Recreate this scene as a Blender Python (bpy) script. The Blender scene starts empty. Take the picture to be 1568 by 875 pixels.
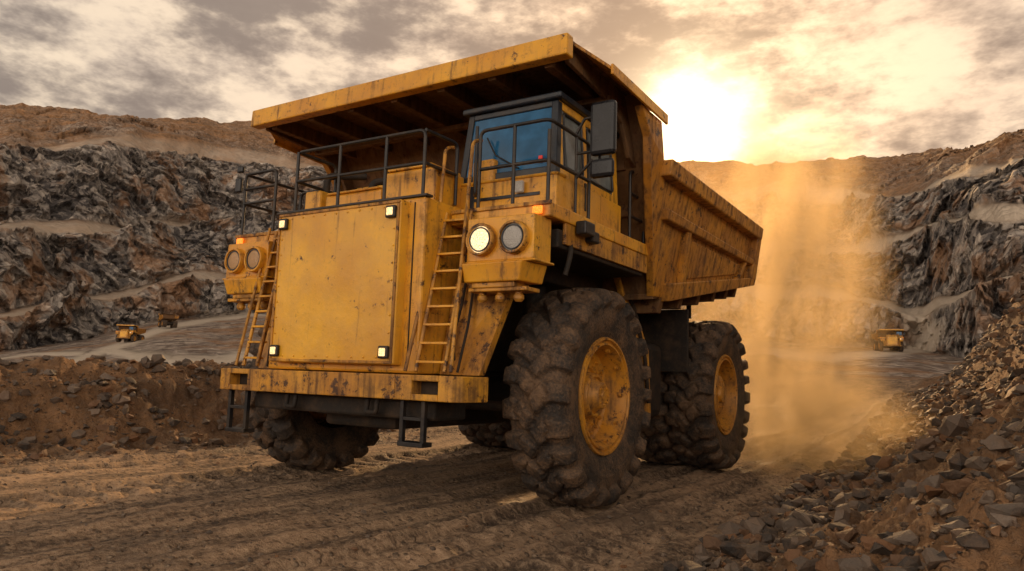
import bpy, bmesh, numpy as np, math, random
from mathutils import Vector, Matrix
random.seed(7); rng=np.random.default_rng(11)
scene=bpy.context.scene
scene.view_settings.view_transform='Standard'
scene.view_settings.look='None'; scene.view_settings.exposure=0
COL=bpy.context.collection

# ---------------------------------------------------------------- camera
CX,CY,CZ=6.5128,-8.4153,1.5451; YAW,PITCH,ROLL=-0.5647,0.1232,0.0338; FPX=1115.67
def cam_axes():
    f=Vector((math.sin(YAW)*math.cos(PITCH),math.cos(YAW)*math.cos(PITCH),math.sin(PITCH)))
    r=Vector((math.cos(YAW),-math.sin(YAW),0)); u=r.cross(f)
    return r*math.cos(ROLL)+u*math.sin(ROLL), -r*math.sin(ROLL)+u*math.cos(ROLL), f
cr,cu,cf=cam_axes()
cam=bpy.data.objects.new("camera",bpy.data.cameras.new("camera")); COL.objects.link(cam)
cam.matrix_world=Matrix(((cr.x,cu.x,-cf.x,CX),(cr.y,cu.y,-cf.y,CY),(cr.z,cu.z,-cf.z,CZ),(0,0,0,1)))
cam.data.sensor_width=36; cam.data.lens=FPX/1568*36; cam.data.clip_end=5000; cam.data.clip_start=0.05
scene.camera=cam
def ray(px,py):
    return cf+cr*((px-784)/FPX)+cu*((437.5-py)/FPX)
SUN=ray(1062,205).normalized()
sun_el=math.asin(SUN.z); sun_az=math.atan2(SUN.x,SUN.y)
FH=np.array([math.sin(YAW),math.cos(YAW)]); RH=np.array([math.cos(YAW),-math.sin(YAW)])

# ---------------------------------------------------------------- node helpers
class NT:
    def __init__(s,nt): s.nt=nt
    def n(s,t): return s.nt.nodes.new(t)
    def l(s,a,b): s.nt.links.new(a,b)
    def setin(s,nd,i,v):
        if isinstance(v,bpy.types.NodeSocket): s.l(v,nd.inputs[i])
        else: nd.inputs[i].default_value=v
    def math(s,op,a,b=None,c=None):
        nd=s.nt.nodes.new('ShaderNodeMath'); nd.operation=op
        s.setin(nd,0,a)
        if b is not None: s.setin(nd,1,b)
        if c is not None: s.setin(nd,2,c)
        return nd.outputs[0]
    def vmath(s,op,a,b=None):
        nd=s.nt.nodes.new('ShaderNodeVectorMath'); nd.operation=op
        s.setin(nd,0,a)
        if b is not None: s.setin(nd,1,b)
        return nd
    def noise(s,vec,scale,detail=4,rough=.55,dist=0):
        nd=s.nt.nodes.new('ShaderNodeTexNoise'); s.l(vec,nd.inputs['Vector'])
        nd.inputs['Scale'].default_value=scale; nd.inputs['Detail'].default_value=detail
        nd.inputs['Roughness'].default_value=rough; nd.inputs['Distortion'].default_value=dist
        return nd.outputs['Fac']
    def voro(s,vec,scale,feature='F1',rnd=1):
        nd=s.nt.nodes.new('ShaderNodeTexVoronoi'); nd.feature=feature; s.l(vec,nd.inputs['Vector'])
        nd.inputs['Scale'].default_value=scale; nd.inputs['Randomness'].default_value=rnd
        return nd
    def ramp(s,fac,a,b,smooth=True):
        nd=s.nt.nodes.new('ShaderNodeMapRange'); nd.interpolation_type='SMOOTHSTEP' if smooth else 'LINEAR'
        s.setin(nd,0,fac)
        if a<=b:
            nd.inputs[1].default_value=a; nd.inputs[2].default_value=b
        else:
            nd.inputs[1].default_value=b; nd.inputs[2].default_value=a; nd.inputs[3].default_value=1; nd.inputs[4].default_value=0
        return nd.outputs[0]
    def mix(s,fac,a,b,blend='MIX'):
        nd=s.nt.nodes.new('ShaderNodeMix'); nd.data_type='RGBA'; nd.blend_type=blend
        s.setin(nd,0,fac)
        for i,v in ((6,a),(7,b)):
            if isinstance(v,bpy.types.NodeSocket): s.l(v,nd.inputs[i])
            else: nd.inputs[i].default_value=(*v[:3],1)
        return nd.outputs[2]
    def mapping(s,vec,scale=(1,1,1),loc=(0,0,0),rot=(0,0,0)):
        nd=s.nt.nodes.new('ShaderNodeMapping'); s.l(vec,nd.inputs[0]); nd.inputs['Scale'].default_value=scale
        nd.inputs['Location'].default_value=loc; nd.inputs['Rotation'].default_value=rot
        return nd.outputs[0]
    def bump(s,h,dist,strength=1,normal=None):
        nd=s.nt.nodes.new('ShaderNodeBump'); s.l(h,nd.inputs['Height']); nd.inputs['Distance'].default_value=dist
        nd.inputs['Strength'].default_value=strength
        if normal is not None: s.l(normal,nd.inputs['Normal'])
        return nd.outputs[0]
def newmat(name):
    m=bpy.data.materials.new(name); m.use_nodes=True; nt=m.node_tree; nt.nodes.clear()
    N=NT(nt); out=N.n('ShaderNodeOutputMaterial'); b=N.n('ShaderNodeBsdfPrincipled'); N.l(b.outputs[0],out.inputs[0])
    co=N.n('ShaderNodeTexCoord').outputs['Object']
    return m,N,b,co,out

def mat_paint(name,c1,c2,dirt=(.085,.042,.018),dirt_amt=.5,rust=.5,rough=.42):
    m,N,b,co,out=newmat(name)
    big=N.noise(co,1.1,2,.6); fine=N.noise(co,16,2,.65); mid=N.noise(co,3.5,5,.74)
    st=N.noise(N.mapping(co,(11,11,.7)),1.0,4,.62)
    col=N.mix(N.ramp(big,.32,.68),c1,c2)
    col=N.mix(N.math('MULTIPLY',N.ramp(mid,.35,.62),.25),col,(.42,.22,.08))
    d=N.math('ADD',N.math('MULTIPLY',mid,.5),N.math('MULTIPLY',st,.5))
    dm=N.math('MULTIPLY',N.ramp(d,.60-.2*dirt_amt,.74-.12*dirt_amt),.4+.45*dirt_amt)
    col=N.mix(dm,col,dirt)
    stk=N.math('MULTIPLY',N.ramp(st,.57,.72),.3+.5*dirt_amt); col=N.mix(stk,col,(.11,.045,.015))
    chn=N.noise(co,6,5,.78)
    ch=N.ramp(chn,.665-.09*rust,.685-.07*rust)
    halo=N.ramp(chn,.60-.09*rust,.68-.07*rust); col=N.mix(N.math('MULTIPLY',halo,.45),col,(.16,.055,.012))
    col=N.mix(N.math('MULTIPLY',ch,.92),col,(.045,.019,.009))
    col=N.mix(N.math('MULTIPLY',N.ramp(fine,.64,.76),.2+.4*rust),col,dirt)
    N.l(col,b.inputs['Base Color'])
    rr=N.math('ADD',N.math('MULTIPLY',dm,.4),N.math('ADD',N.math('MULTIPLY',fine,.25),rough-.12)); N.l(rr,b.inputs['Roughness'])
    h=N.math('ADD',N.math('MULTIPLY',fine,.35),N.math('MULTIPLY',big,3.0))
    N.l(N.bump(h,.008,.9),b.inputs['Normal'])
    return m
Y1=(.80,.40,.022); Y2=(.64,.28,.015)
M_yel=mat_paint("yellow_paint",Y1,Y2,dirt_amt=.55,rust=.5,rough=.36)
M_panel=mat_paint("yellow_panel_paint",(.84,.45,.028),(.68,.33,.02),dirt_amt=.10,rust=.08,rough=.34)
M_bump=mat_paint("worn_yellow_paint",(.68,.33,.025),(.44,.19,.018),dirt_amt=.9,rust=1.1)
M_body=mat_paint("dump_body_paint",(.60,.27,.022),(.40,.165,.02),dirt_amt=.85,rust=.85,rough=.46)
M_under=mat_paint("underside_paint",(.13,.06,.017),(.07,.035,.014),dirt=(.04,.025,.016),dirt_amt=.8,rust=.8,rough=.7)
def mat_plain(name,c1,c2,rough=.5,spec=.4):
    m,N,b,co,out=newmat(name)
    n=N.noise(co,3.5,4,.7); f=N.noise(co,18,2,.6)
    col=N.mix(N.ramp(n,.42,.72),c1,c2); col=N.mix(N.math('MULTIPLY',N.ramp(f,.5,.75),.5),col,c2)
    N.l(col,b.inputs['Base Color']); N.l(N.math('ADD',N.math('MULTIPLY',n,.3),rough-.15),b.inputs['Roughness']); b.inputs['Specular IOR Level'].default_value=spec
    N.l(N.bump(f,.004,.6),b.inputs['Normal'])
    return m
M_dark=mat_plain("chassis_dark",(.014,.011,.009),(.055,.034,.02),.75)
M_rail=mat_plain("black_rail",(.012,.012,.014),(.05,.036,.025),.42)
M_cabf=mat_plain("cab_black",(.012,.018,.028),(.04,.034,.03),.34)
M_rim=mat_paint("rim_paint",(.62,.28,.02),(.46,.19,.02),dirt=(.11,.06,.03),dirt_amt=.8,rust=.7,rough=.42)
def mat_tyre():
    m,N,b,co,out=newmat("tyre_rubber")
    n1=N.noise(co,2.6,4,.65); n2=N.noise(co,30,3,.7)
    f=N.ramp(N.math('ADD',N.math('MULTIPLY',n1,.6),N.math('MULTIPLY',n2,.4)),.40,.66)
    col=N.mix(f,(.024,.019,.016),(.16,.094,.050)); N.l(col,b.inputs['Base Color'])
    b.inputs['Roughness'].default_value=.70
    N.l(N.bump(N.math('ADD',n2,n1),.03,.8),b.inputs['Normal'])
    return m
M_tyre=mat_tyre()
def mat_glass(name,c,rough=.06,coat=.2):
    m,N,b,co,out=newmat(name)
    n=N.noise(co,3,3,.6)
    col=N.mix(N.ramp(n,.35,.75),c,tuple(x*1.6+.005 for x in c)); N.l(col,b.inputs['Base Color'])
    N.l(N.math('ADD',N.math('MULTIPLY',n,.15),rough),b.inputs['Roughness']); b.inputs['Specular IOR Level'].default_value=.35
    b.inputs['Coat Weight'].default_value=coat
    return m
M_glass=mat_glass("windshield_glass",(.012,.085,.19))
M_sglass=mat_glass("side_glass",(.14,.16,.16),.08,.4)
M_mirror=mat_glass("mirror_shell",(.010,.011,.014),.2,0)
def mat_emit(name,c,s,base=(.8,.8,.8),vs=60):
    m,N,b,co,out=newmat(name); b.inputs['Base Color'].default_value=(*base,1)
    v=N.voro(co,vs)
    b.inputs['Emission Color'].default_value=(*c,1)
    N.l(N.math('MULTIPLY',N.ramp(v.outputs['Distance'],-.35,.9),s),b.inputs['Emission Strength'])
    b.inputs['Roughness'].default_value=.15
    N.l(N.bump(v.outputs['Distance'],.01,.6),b.inputs['Normal'])
    return m
M_lit=mat_emit("lit_lamp",(1,.70,.36),2.0,(.10,.08,.05))
M_lit2=mat_emit("lit_marker",(1,.64,.28),2.1,(.10,.08,.05))
M_unlit=mat_emit("lamp_glass",(1,.8,.55),.08,(.30,.29,.28))
M_dull=mat_emit("lamp_glass_dusty",(1,.6,.3),.06,(.38,.22,.10))
M_amber=mat_emit("amber_marker",(1,.22,.02),2.0,(.8,.2,.02))
M_red=mat_emit("red_reflector",(1,.03,.01),.2,(.5,.03,.02))

# ---------------------------------------------------------------- mesh helpers
truck=bpy.data.objects.new("haul_truck",None); COL.objects.link(truck)
PARENT=truck
def finish(me,name,mat,smooth):
    me.materials.append(mat)
    if smooth: me.polygons.foreach_set('use_smooth',[True]*len(me.polygons))
    o=bpy.data.objects.new(name,me); COL.objects.link(o); o.parent=PARENT
    return o
def from_bm(bm,name,mat,smooth=False):
    bmesh.ops.recalc_face_normals(bm,faces=bm.faces[:])
    me=bpy.data.meshes.new(name); bm.to_mesh(me); bm.free(); return finish(me,name,mat,smooth)
def bev(bm,w):
    if w>0: bmesh.ops.bevel(bm,geom=bm.edges[:],offset=w,segments=2,affect='EDGES',profile=.5)
def add_hex(bm,p):
    v=[bm.verts.new(q) for q in p]
    for f in ((0,1,2,3),(7,6,5,4),(0,4,5,1),(1,5,6,2),(2,6,7,3),(3,7,4,0)): bm.faces.new([v[i] for i in f])
def bxp(x0,x1,y0,y1,z0,z1):
    return [(x0,y0,z0),(x1,y0,z0),(x1,y1,z0),(x0,y1,z0),(x0,y0,z1),(x1,y0,z1),(x1,y1,z1),(x0,y1,z1)]
def hexes(name,L,mat,bevel=.012):
    big=bmesh.new()
    for p in L:
        bm=bmesh.new(); add_hex(bm,p); bmesh.ops.recalc_face_normals(bm,faces=bm.faces[:]); bev(bm,bevel)
        me=bpy.data.meshes.new("t"); bm.to_mesh(me); bm.free(); big.from_mesh(me); bpy.data.meshes.remove(me)
    return from_bm(big,name,mat)
def boxes(name,L,mat,bevel=.012): return hexes(name,[bxp(*b) for b in L],mat,bevel)
def mx(b): return (-b[1],-b[0])+tuple(b[2:])
def both(L): return list(L)+[mx(b) for b in L]
def extr(name,polys,mat,bevel=.01):
    big=bmesh.new()
    for pts,off in polys:
        bm=bmesh.new(); a=[bm.verts.new(p) for p in pts]; b=[bm.verts.new(Vector(p)+Vector(off)) for p in pts]
        bm.faces.new(a); bm.faces.new(b[::-1]); n=len(a)
        for i in range(n): bm.faces.new((a[i],b[i],b[(i+1)%n],a[(i+1)%n]))
        bmesh.ops.recalc_face_normals(bm,faces=bm.faces[:]); bev(bm,bevel)
        me=bpy.data.meshes.new("t"); bm.to_mesh(me); bm.free(); big.from_mesh(me); bpy.data.meshes.remove(me)
    return from_bm(big,name,mat)
def fillet(pts,r):
    pts=[Vector(p) for p in pts]
    if len(pts)<3 or r<=0: return pts
    out=[pts[0]]
    for i in range(1,len(pts)-1):
        a,b,c=pts[i-1],pts[i],pts[i+1]; d1=(a-b); d2=(c-b); rr=min(r,d1.length*.45,d2.length*.45)
        p1=b+d1.normalized()*rr; p2=b+d2.normalized()*rr
        for k in range(5):
            t=k/4; out.append((1-t)**2*p1+2*t*(1-t)*b+t*t*p2)
    out.append(pts[-1]); return out
def tubes(name,paths,r,mat,fil=.09):
    cu_=bpy.data.curves.new("c",'CURVE'); cu_.dimensions='3D'; cu_.bevel_depth=r; cu_.bevel_resolution=3; cu_.use_fill_caps=True
    for p in paths:
        q=fillet(p,fil); s=cu_.splines.new('POLY'); s.points.add(len(q)-1)
        for i,v in enumerate(q): s.points[i].co=(*v,1)
    t=bpy.data.objects.new("t",cu_); COL.objects.link(t)
    dg=bpy.context.evaluated_depsgraph_get(); me=bpy.data.meshes.new_from_object(t.evaluated_get(dg))
    bpy.data.objects.remove(t); bpy.data.curves.remove(cu_); me.name=name; me.materials.clear()
    return finish(me,name,mat,True)
def revolve(name,prof,mat,center,axis='x',seg=96,sgn=1,smooth=True):
    V=[];F=[]
    for i in range(seg):
        t=2*math.pi*i/seg; c,s=math.cos(t),math.sin(t)
        for a,r in prof:
            a*=sgn
            if axis=='x': V.append((center[0]+a,center[1]+r*c,center[2]+r*s))
            elif axis=='y': V.append((center[0]+r*c,center[1]+a,center[2]+r*s))
            else: V.append((center[0]+r*c,center[1]+r*s,center[2]+a))
    n=len(prof)
    for i in range(seg):
        j=(i+1)%seg
        for k in range(n-1): F.append((i*n+k,j*n+k,j*n+k+1,i*n+k+1))
    bm=bmesh.new(); vs=[bm.verts.new(v) for v in V]
    for f in F: bm.faces.new([vs[i] for i in f])
    bmesh.ops.remove_doubles(bm,verts=bm.verts[:],dist=1e-5)
    o=from_bm(bm,name,mat,smooth)
    if smooth:
        try: o.data.set_sharp_from_angle(angle=math.radians(35))
        except Exception: pass
    return o

# ---------------------------------------------------------------- wheels
def tyre_mesh(seed=0):
    NL=22; NU=NL*20
    cp=np.array([(-.27,.70),(-.30,.72),(-.345,.84),(-.372,.96),(-.378,1.06),(-.365,1.14),(-.35,1.19),(-.32,1.235),(-.2,1.252),(0,1.26),
                 (.2,1.252),(.32,1.235),(.35,1.19),(.365,1.14),(.378,1.06),(.372,.96),(.345,.84),(.30,.72),(.27,.70)])
    seg=np.r_[0,np.cumsum(np.hypot(*np.diff(cp,axis=0).T))]; NV=76
    t=np.linspace(0,seg[-1],NV); X=np.interp(t,seg,cp[:,0]); Rr=np.interp(t,seg,cp[:,1])
    dx=np.gradient(X); dr=np.gradient(Rr); ln=np.hypot(dx,dr); nx=-dr/ln; nr=dx/ln
    U=np.arange(NU)/NU; 
    ss=lambda v,a,b: (lambda q:q*q*(3-2*q))(np.clip((v-a)/(b-a),0,1))
    UU,XX=np.meshgrid(U,X,indexing='ij'); _,RR=np.meshgrid(U,Rr,indexing='ij')
    ax=np.abs(XX)/.35
    ph=UU*NL+np.where(XX>0,.5,0)+.45*np.sin(ax*2.2)+.08*np.sin(UU*2*np.pi*7+seed)
    fr=np.abs((ph%1)-.5)*2
    gw=.26+.22*ax
    lug=1-ss(fr,1-gw-.07,1-gw+.09)
    cz=np.abs(XX-.04*np.sin(UU*2*np.pi*NL)); lug*=ss(cz,.010,.030)
    cut=np.abs(np.abs(XX)-.185-.025*np.sin(UU*2*np.pi*NL*2)); lug*=(.45+.55*ss(cut,.006,.022))
    shoulder=ss(RR,1.08,1.17)
    amp=.098*shoulder
    wob=1+.10*np.sin(ph//1*12.9898+seed)
    d=lug*amp*wob
    side=(RR<1.10)
    ring=.006*(np.exp(-((RR-.80)/.008)**2)+np.exp(-((RR-.985)/.008)**2)+np.exp(-((RR-1.07)/.01)**2))
    blk=((np.floor(UU*46)%4)>0)&(np.abs(RR-.90)<.035)&((UU*4%1)<.55)
    d=d+np.where(side,ring+.006*blk*(np.sin(UU*2*np.pi*160)>-.3),0)
    PX=XX+d*nx[None,:]*1.0; PR=RR+d*nr[None,:]
    th=UU*2*np.pi
    co=np.stack([PX,PR*np.cos(th),PR*np.sin(th)],-1).reshape(-1,3)
    i,j=np.meshgrid(np.arange(NU),np.arange(NV-1),indexing='ij'); i2=(i+1)%NU
    F=np.stack([i*NV+j,i*NV+j+1,i2*NV+j+1,i2*NV+j],-1).reshape(-1,4)
    return co,F
def np_mesh(name,co,F,mat,smooth=True,attr=None):
    me=bpy.data.meshes.new(name); me.vertices.add(len(co)); me.vertices.foreach_set('co',np.ascontiguousarray(co,dtype=np.float32).ravel())
    k=F.shape[1]; me.loops.add(F.size); me.loops.foreach_set('vertex_index',np.ascontiguousarray(F,dtype=np.int32).ravel())
    me.polygons.add(len(F)); me.polygons.foreach_set('loop_start',np.arange(0,F.size,k,dtype=np.int32))
    try: me.polygons.foreach_set('loop_total',np.full(len(F),k,dtype=np.int32))
    except Exception: pass
    me.polygons.foreach_set('use_smooth',np.full(len(F),smooth))
    if attr is not None:
        a=me.attributes.new("zone",'FLOAT_COLOR','POINT'); a.data.foreach_set('color',np.ascontiguousarray(attr,dtype=np.float32).ravel())
    me.update(calc_edges=True); me.materials.append(mat); return me
tc,tf=tyre_mesh(); tme=np_mesh("tyre",tc,tf,M_tyre)
def wheel(name,x,y,out,rear=False,rotz=0,full=True):
    o=bpy.data.objects.new(name+"_tyre",tme); COL.objects.link(o); o.parent=PARENT
    o.location=(x,y,1.335); o.rotation_euler=(rotz,0,0)
    if out<0: o.rotation_euler=(rotz,0,math.pi)
    if not full: return
    c=(x,y,1.335)
    if not rear:
        prof=[(.20,.715),(.31,.735),(.335,.725),(.335,.70),(.30,.685),(.295,.665),(.325,.655),(.325,.635),(.24,.61),(.06,.575),(.03,.54),(.03,.47),(.05,.44),(.05,.36),(.02,.34),(.02,.30),(.17,.275),(.19,.26),(.19,.235),(.16,.22),(.20,.18),(.27,.165),(.285,.15),(.285,.06),(.30,.05),(.30,0.0)]
    else:
        prof=[(.20,.715),(.31,.735),(.335,.725),(.335,.70),(.30,.685),(.295,.665),(.325,.655),(.325,.635),(.18,.61),(.0,.58),(-.06,.55),(-.06,.47),(.10,.45),(.14,.42),(.14,.36),(.20,.34),(.22,.30),(.22,.16),(.27,.14),(.27,0)]
    revolve(name+"_rim",prof,M_rim,c,seg=72,sgn=out)
    bm=bmesh.new()
    def bolt(r,n,a0,a1,rad):
        for i in range(n):
            t=2*math.pi*i/n
            bmesh.ops.create_cone(bm,cap_ends=True,segments=6,radius1=rad,radius2=rad*.85,depth=abs(a1-a0),
              matrix=Matrix.Translation((x+out*(a0+a1)/2,y+r*math.cos(t),1.335+r*math.sin(t)))@Matrix.Rotation(out*math.pi/2,4,'Y'))
    if not rear: bolt(.505,20,.03,.075,.024); bolt(.40,16,.05,.08,.018); bolt(.115,8,.285,.31,.016); bolt(.60,10,.22,.27,.03)
    else: bolt(.51,20,-.06,0,.026); bolt(.39,16,.14,.17,.018); bolt(.24,10,.22,.245,.016)
    from_bm(bm,name+"_bolts",M_rim)
wheel("front_left",2.305,0,1,rotz=.1); wheel("front_right",-2.305,0,-1,rotz=.5)
wheel("rear_left_outer",2.33,5.17,1,True,rotz=.33); wheel("rear_right_outer",-2.33,5.17,-1,True,rotz=.7)
wheel("rear_left_inner",1.52,5.17,1,True,rotz=.05,full=False); wheel("rear_right_inner",-1.52,5.17,-1,True,rotz=.2,full=False)

# ---------------------------------------------------------------- chassis
boxes("frame_rails",both([(.45,.75,-1.9,6.4,1.25,1.85)])+[(-.45,.45,-1.9,-1.6,1.0,1.8),(-.45,.45,2.2,2.6,1.25,1.8),(-.45,.45,6.0,6.3,1.25,1.8)],M_dark,.02)
boxes("engine_block",[(-.95,.95,-1.75,.6,1.15,3.2),(-.6,.6,-1.6,.9,.85,1.2),(-1.0,1.0,.7,1.6,1.3,2.9)],M_dark,.05)
tubes("axles",[[(-2.1,0,1.3),(2.1,0,1.3)],[(-2.1,5.17,1.34),(2.1,5.17,1.34)]],.24,M_dark,0)
tubes("suspension_struts",[[(s*1.55,.05,1.1),(s*1.45,.15,2.9)] for s in(1,-1)]+[[(s*.9,6.0,1.3),(s*.85,5.7,2.5)] for s in(1,-1)],.16,M_dark,0)
tubes("steering_links",[[(-1.9,-.55,1.15),(1.9,-.55,1.15)],[(.6,-.9,1.2),(1.9,-.6,1.15)],[(-.6,-.9,1.2),(-1.9,-.6,1.15)]],.06,M_dark,0)
boxes("inner_fender",both([(1.05,1.85,-1.35,1.5,2.78,3.2),(1.85,2.6,-1.3,1.2,3.0,3.22)]),M_dark,.02)
extr("fender_liner",[([(s*1.0,-1.5,1.6),(s*1.0,-1.5,3.2),(s*1.0,1.6,3.2),(s*1.0,1.6,1.6)],(s*.05,0,0)) for s in(1,-1)],M_dark,.01)
boxes("fuel_tank",both([(1.35,2.12,1.95,3.35,.95,2.15)]),M_dark,.12)
extr("side_bracket",[([(s*2.02,1.35,3.2),(s*2.02,1.62,3.2),(s*2.12,2.45,2.0),(s*2.15,2.50,.95),(s*2.15,2.15,.82),(s*2.12,2.05,2.0)],(s*.10,0,0)) for s in(1,-1)],M_bump,.02)
tubes("side_hoses",[[(2.1,1.5,3.1),(2.2,1.9,2.6),(2.25,2.2,1.9),(2.28,2.3,1.2)],[(2.6,-1.0,3.1),(2.66,-1.1,2.95),(2.62,-1.15,2.7)]],.03,M_dark)
tubes("hoist_cylinders",[[(s*.95,2.6,1.6),(s*1.05,3.9,3.1)] for s in(1,-1)],.15,M_dark,0)
# ---------------------------------------------------------------- bumper
z0,z1=1.245,1.52
L=[]
for s in(1,-1):
    X=lambda a,b:(min(s*a,s*b),max(s*a,s*b))
    a,b=X(1.12,1.36); L.append((a,b,-2.25,-1.7,z0,z1))
    a,b=X(1.36,1.72); L.append((a,b,-2.25,-1.7,z1-.065,z1)); L.append((a,b,-2.25,-1.7,z0,z0+.07))
L.append((-1.12,1.12,-2.25,-1.7,z0,z1))
boxes("bumper",L,M_bump,.012)
extr("bumper_ends",[([(s*1.72,-2.25,z0),(s*1.90,-2.25,z0),(s*1.97,-2.14,z0),(s*2.0,-1.7,z0),(s*1.72,-1.7,z0)],(0,0,z1-z0)) for s in(1,-1)],M_bump,.012)
boxes("bumper_pocket",both([(1.36,1.72,-2.08,-1.72,z0+.065,z1-.06)]),M_dark,.0)
boxes("bumper_underplate",[(-1.5,1.5,-2.0,-1.4,1.02,1.235)],M_dark,.03)
tubes("bumper_tow_eyes",[[(s*.75,-2.1,1.22),(s*.75,-2.12,1.08),(s*.6,-2.12,1.08),(s*.6,-2.1,1.22)] for s in(1,-1)],.03,M_dark,.03)
boxes("hanging_steps",[(1.12,1.17,-2.14,-2.08,.76,1.24),(1.42,1.47,-2.14,-2.08,.76,1.24),(1.12,1.47,-2.16,-1.98,.74,.79),(1.17,1.42,-2.14,-2.04,1.02,1.06),
   (-1.85,-1.80,-2.14,-2.08,.72,1.24),(-1.52,-1.47,-2.14,-2.08,.72,1.24),(-1.85,-1.47,-2.16,-1.98,.70,.75),(-1.80,-1.52,-2.14,-2.04,1.0,1.04)],M_rail,.006)
# ---------------------------------------------------------------- hood and front panel
boxes("hood",[(-1.22,1.28,-2.06,-.95,1.53,3.56)],M_yel,.03)
boxes("radiator_panel",[(-1.03,1.03,-2.20,-2.03,1.62,3.52)],M_panel,.02)
f=.035
boxes("radiator_panel_frame",[(-1.03+.01,1.03-.01,-2.216,-2.19,3.52-f-.01,3.51),(-1.02,1.02,-2.216,-2.19,1.63,1.63+f),(-1.02,-1.02+f,-2.217,-2.19,1.63+f+.003,3.472),(1.02-f,1.02,-2.217,-2.19,1.63+f+.003,3.472)],M_bump,.006)
bm=bmesh.new()
for x in(-.95,.95):
    for k in range(9):
        bmesh.ops.create_uvsphere(bm,u_segments=10,v_segments=6,radius=.012,matrix=Matrix.Translation((x,-2.203,1.78+k*.2)))
for k in range(9):
    for z in(1.70,3.44): bmesh.ops.create_uvsphere(bm,u_segments=10,v_segments=6,radius=.012,matrix=Matrix.Translation((-.78+k*.195,-2.203,z)))
from_bm(bm,"radiator_panel_rivets",M_panel,True)
boxes("hood_trim",[(-1.24,1.30,-2.075,-1.95,3.56,3.59)],M_rail,.006)
boxes("hood_seams",[(1.12,1.135,-2.068,-2.055,1.6,3.5)],M_dark,0)
LP=[(-.91,3.375),(.91,3.375),(-.91,1.76),(.91,1.76)]
boxes("marker_housings",[(x-.072,x+.072,-2.25,-2.2,z-.072,z+.072) for x,z in LP],M_rail,.016)
boxes("marker_lamps",[(x-.045,x+.045,-2.262,-2.245,z-.045,z+.045) for x,z in LP],M_lit2,.008)
boxes("hood_boxes",[(.35,1.15,-1.75,-1.15,3.57,4.02),(-.75,.25,-1.7,-1.2,3.57,3.85),(-1.15,-.85,-1.7,-1.3,3.57,3.95),(-.9,.95,-1.0,.3,3.2,4.15),(1.30,1.62,-1.2,-.7,3.47,4.2)],M_yel,.03)
boxes("hood_box_lids",[(.40,1.10,-1.77,-1.2,4.02,4.06),(-.70,.2,-1.72,-1.25,3.85,3.88)],M_yel,.012)
tubes("exhaust_pipes",[[(-.2,-1.4,3.85),(-.2,-1.4,4.05),(.1,-1.2,4.1)],[(-.95,-1.5,3.95),(-.95,-1.5,4.2),(-.6,-1.1,4.25)]],.05,M_dark)
# ---------------------------------------------------------------- decks
boxes("deck",[(1.30,2.66,-1.60,1.30,3.30,3.46),(-2.66,-1.24,-1.60,1.30,3.30,3.46),(-1.24,1.30,-.94,1.0,3.34,3.45)],M_yel,.015)
boxes("deck_skirt",[(2.60,2.64,-1.2,1.28,3.05,3.30),(-2.64,-2.60,-1.2,1.28,3.05,3.30)],M_bump,.008)
boxes("deck_edge_trim",[(1.32,2.68,-1.625,-1.602,3.43,3.475),(-2.68,-1.26,-1.625,-1.602,3.43,3.475)],M_bump,.005)
boxes("amber_markers",[(2.46,2.58,-1.66,-1.62,3.325,3.415),(-2.60,-2.48,-1.66,-1.62,3.325,3.415)],M_amber,.012)
boxes("deck_corner_bracket",[(2.66,2.80,-1.0,-.75,3.20,3.36),(2.62,2.74,-.7,-.5,3.16,3.3)],M_rail,.02)
for s,nm in((1,"left"),(-1,"right")):
    def S(b): return b if s>0 else mx(b)
    boxes(nm+"_lamp_pod",[S((1.70,2.58,-1.80,-1.42,2.80,3.298)),S((1.66,2.62,-1.83,-1.40,2.775,2.80))],M_yel,.012)
    hexes(nm+"_lamp_pod_base",[[(s*1.72,-1.86,2.56),(s*2.44,-1.86,2.56),(s*2.50,-1.45,2.56),(s*1.72,-1.45,2.56),(s*1.70,-1.90,2.77),(s*2.50,-1.90,2.77),(s*2.56,-1.45,2.77),(s*1.70,-1.45,2.77)]],M_yel,.015)
    boxes(nm+"_lamp_pod_foot",[S((1.80,2.36,-1.82,-1.5,2.50,2.56)),S((1.74,2.50,-1.80,-1.5,2.46,2.505))],M_bump,.01)
    for k,x in enumerate((1.86,2.10,2.34)):
        revolve(nm+"_pod_stud_%d"%(k+1),[(.0,.0),(.0,.035),(.03,.06),(.07,.06),(.085,.045),(.12,.045),(.12,0)],M_bump,(s*x,-1.68,2.35),'z',20)
    extr(nm+"_pod_support",[([(s*1.30,-1.48,2.62),(s*2.15,-1.48,2.62),(s*1.98,-1.48,2.2),(s*1.86,-1.70,1.53),(s*1.30,-1.70,1.53)],(0,.12,0))],M_bump,.012)
    tubes(nm+"_pod_hoses",[[(s*1.5,-1.52,2.6),(s*1.52,-1.62,2.3),(s*1.46,-1.66,2.0),(s*1.55,-1.75,1.7)],[(s*1.62,-1.52,2.6),(s*1.66,-1.66,2.1),(s*1.6,-1.75,1.56)]],.016,M_dark)
    for k,x in enumerate((1.915,2.345)):
        c=(s*x,-1.80,3.04)
        revolve(nm+"_lamp_ring_%d"%(k+1),[(0.0,.185),(-.07,.185),(-.085,.175),(-.085,.155),(-.05,.150)],M_bump if s>0 else M_yel,c,'y',40)
        mt=(M_lit if (s>0 and k==0) else M_unlit if s>0 else M_dull)
        revolve(nm+"_lamp_lens_%d"%(k+1),[(-.05,.152),(-.064,.12),(-.075,.06),(-.078,.0)],mt,c,'y',40)
        revolve(nm+"_lamp_bezel_%d"%(k+1),[(-.06,.142),(-.074,.138),(-.074,.126),(-.06,.122)],M_cabf,c,'y',40)
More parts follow.
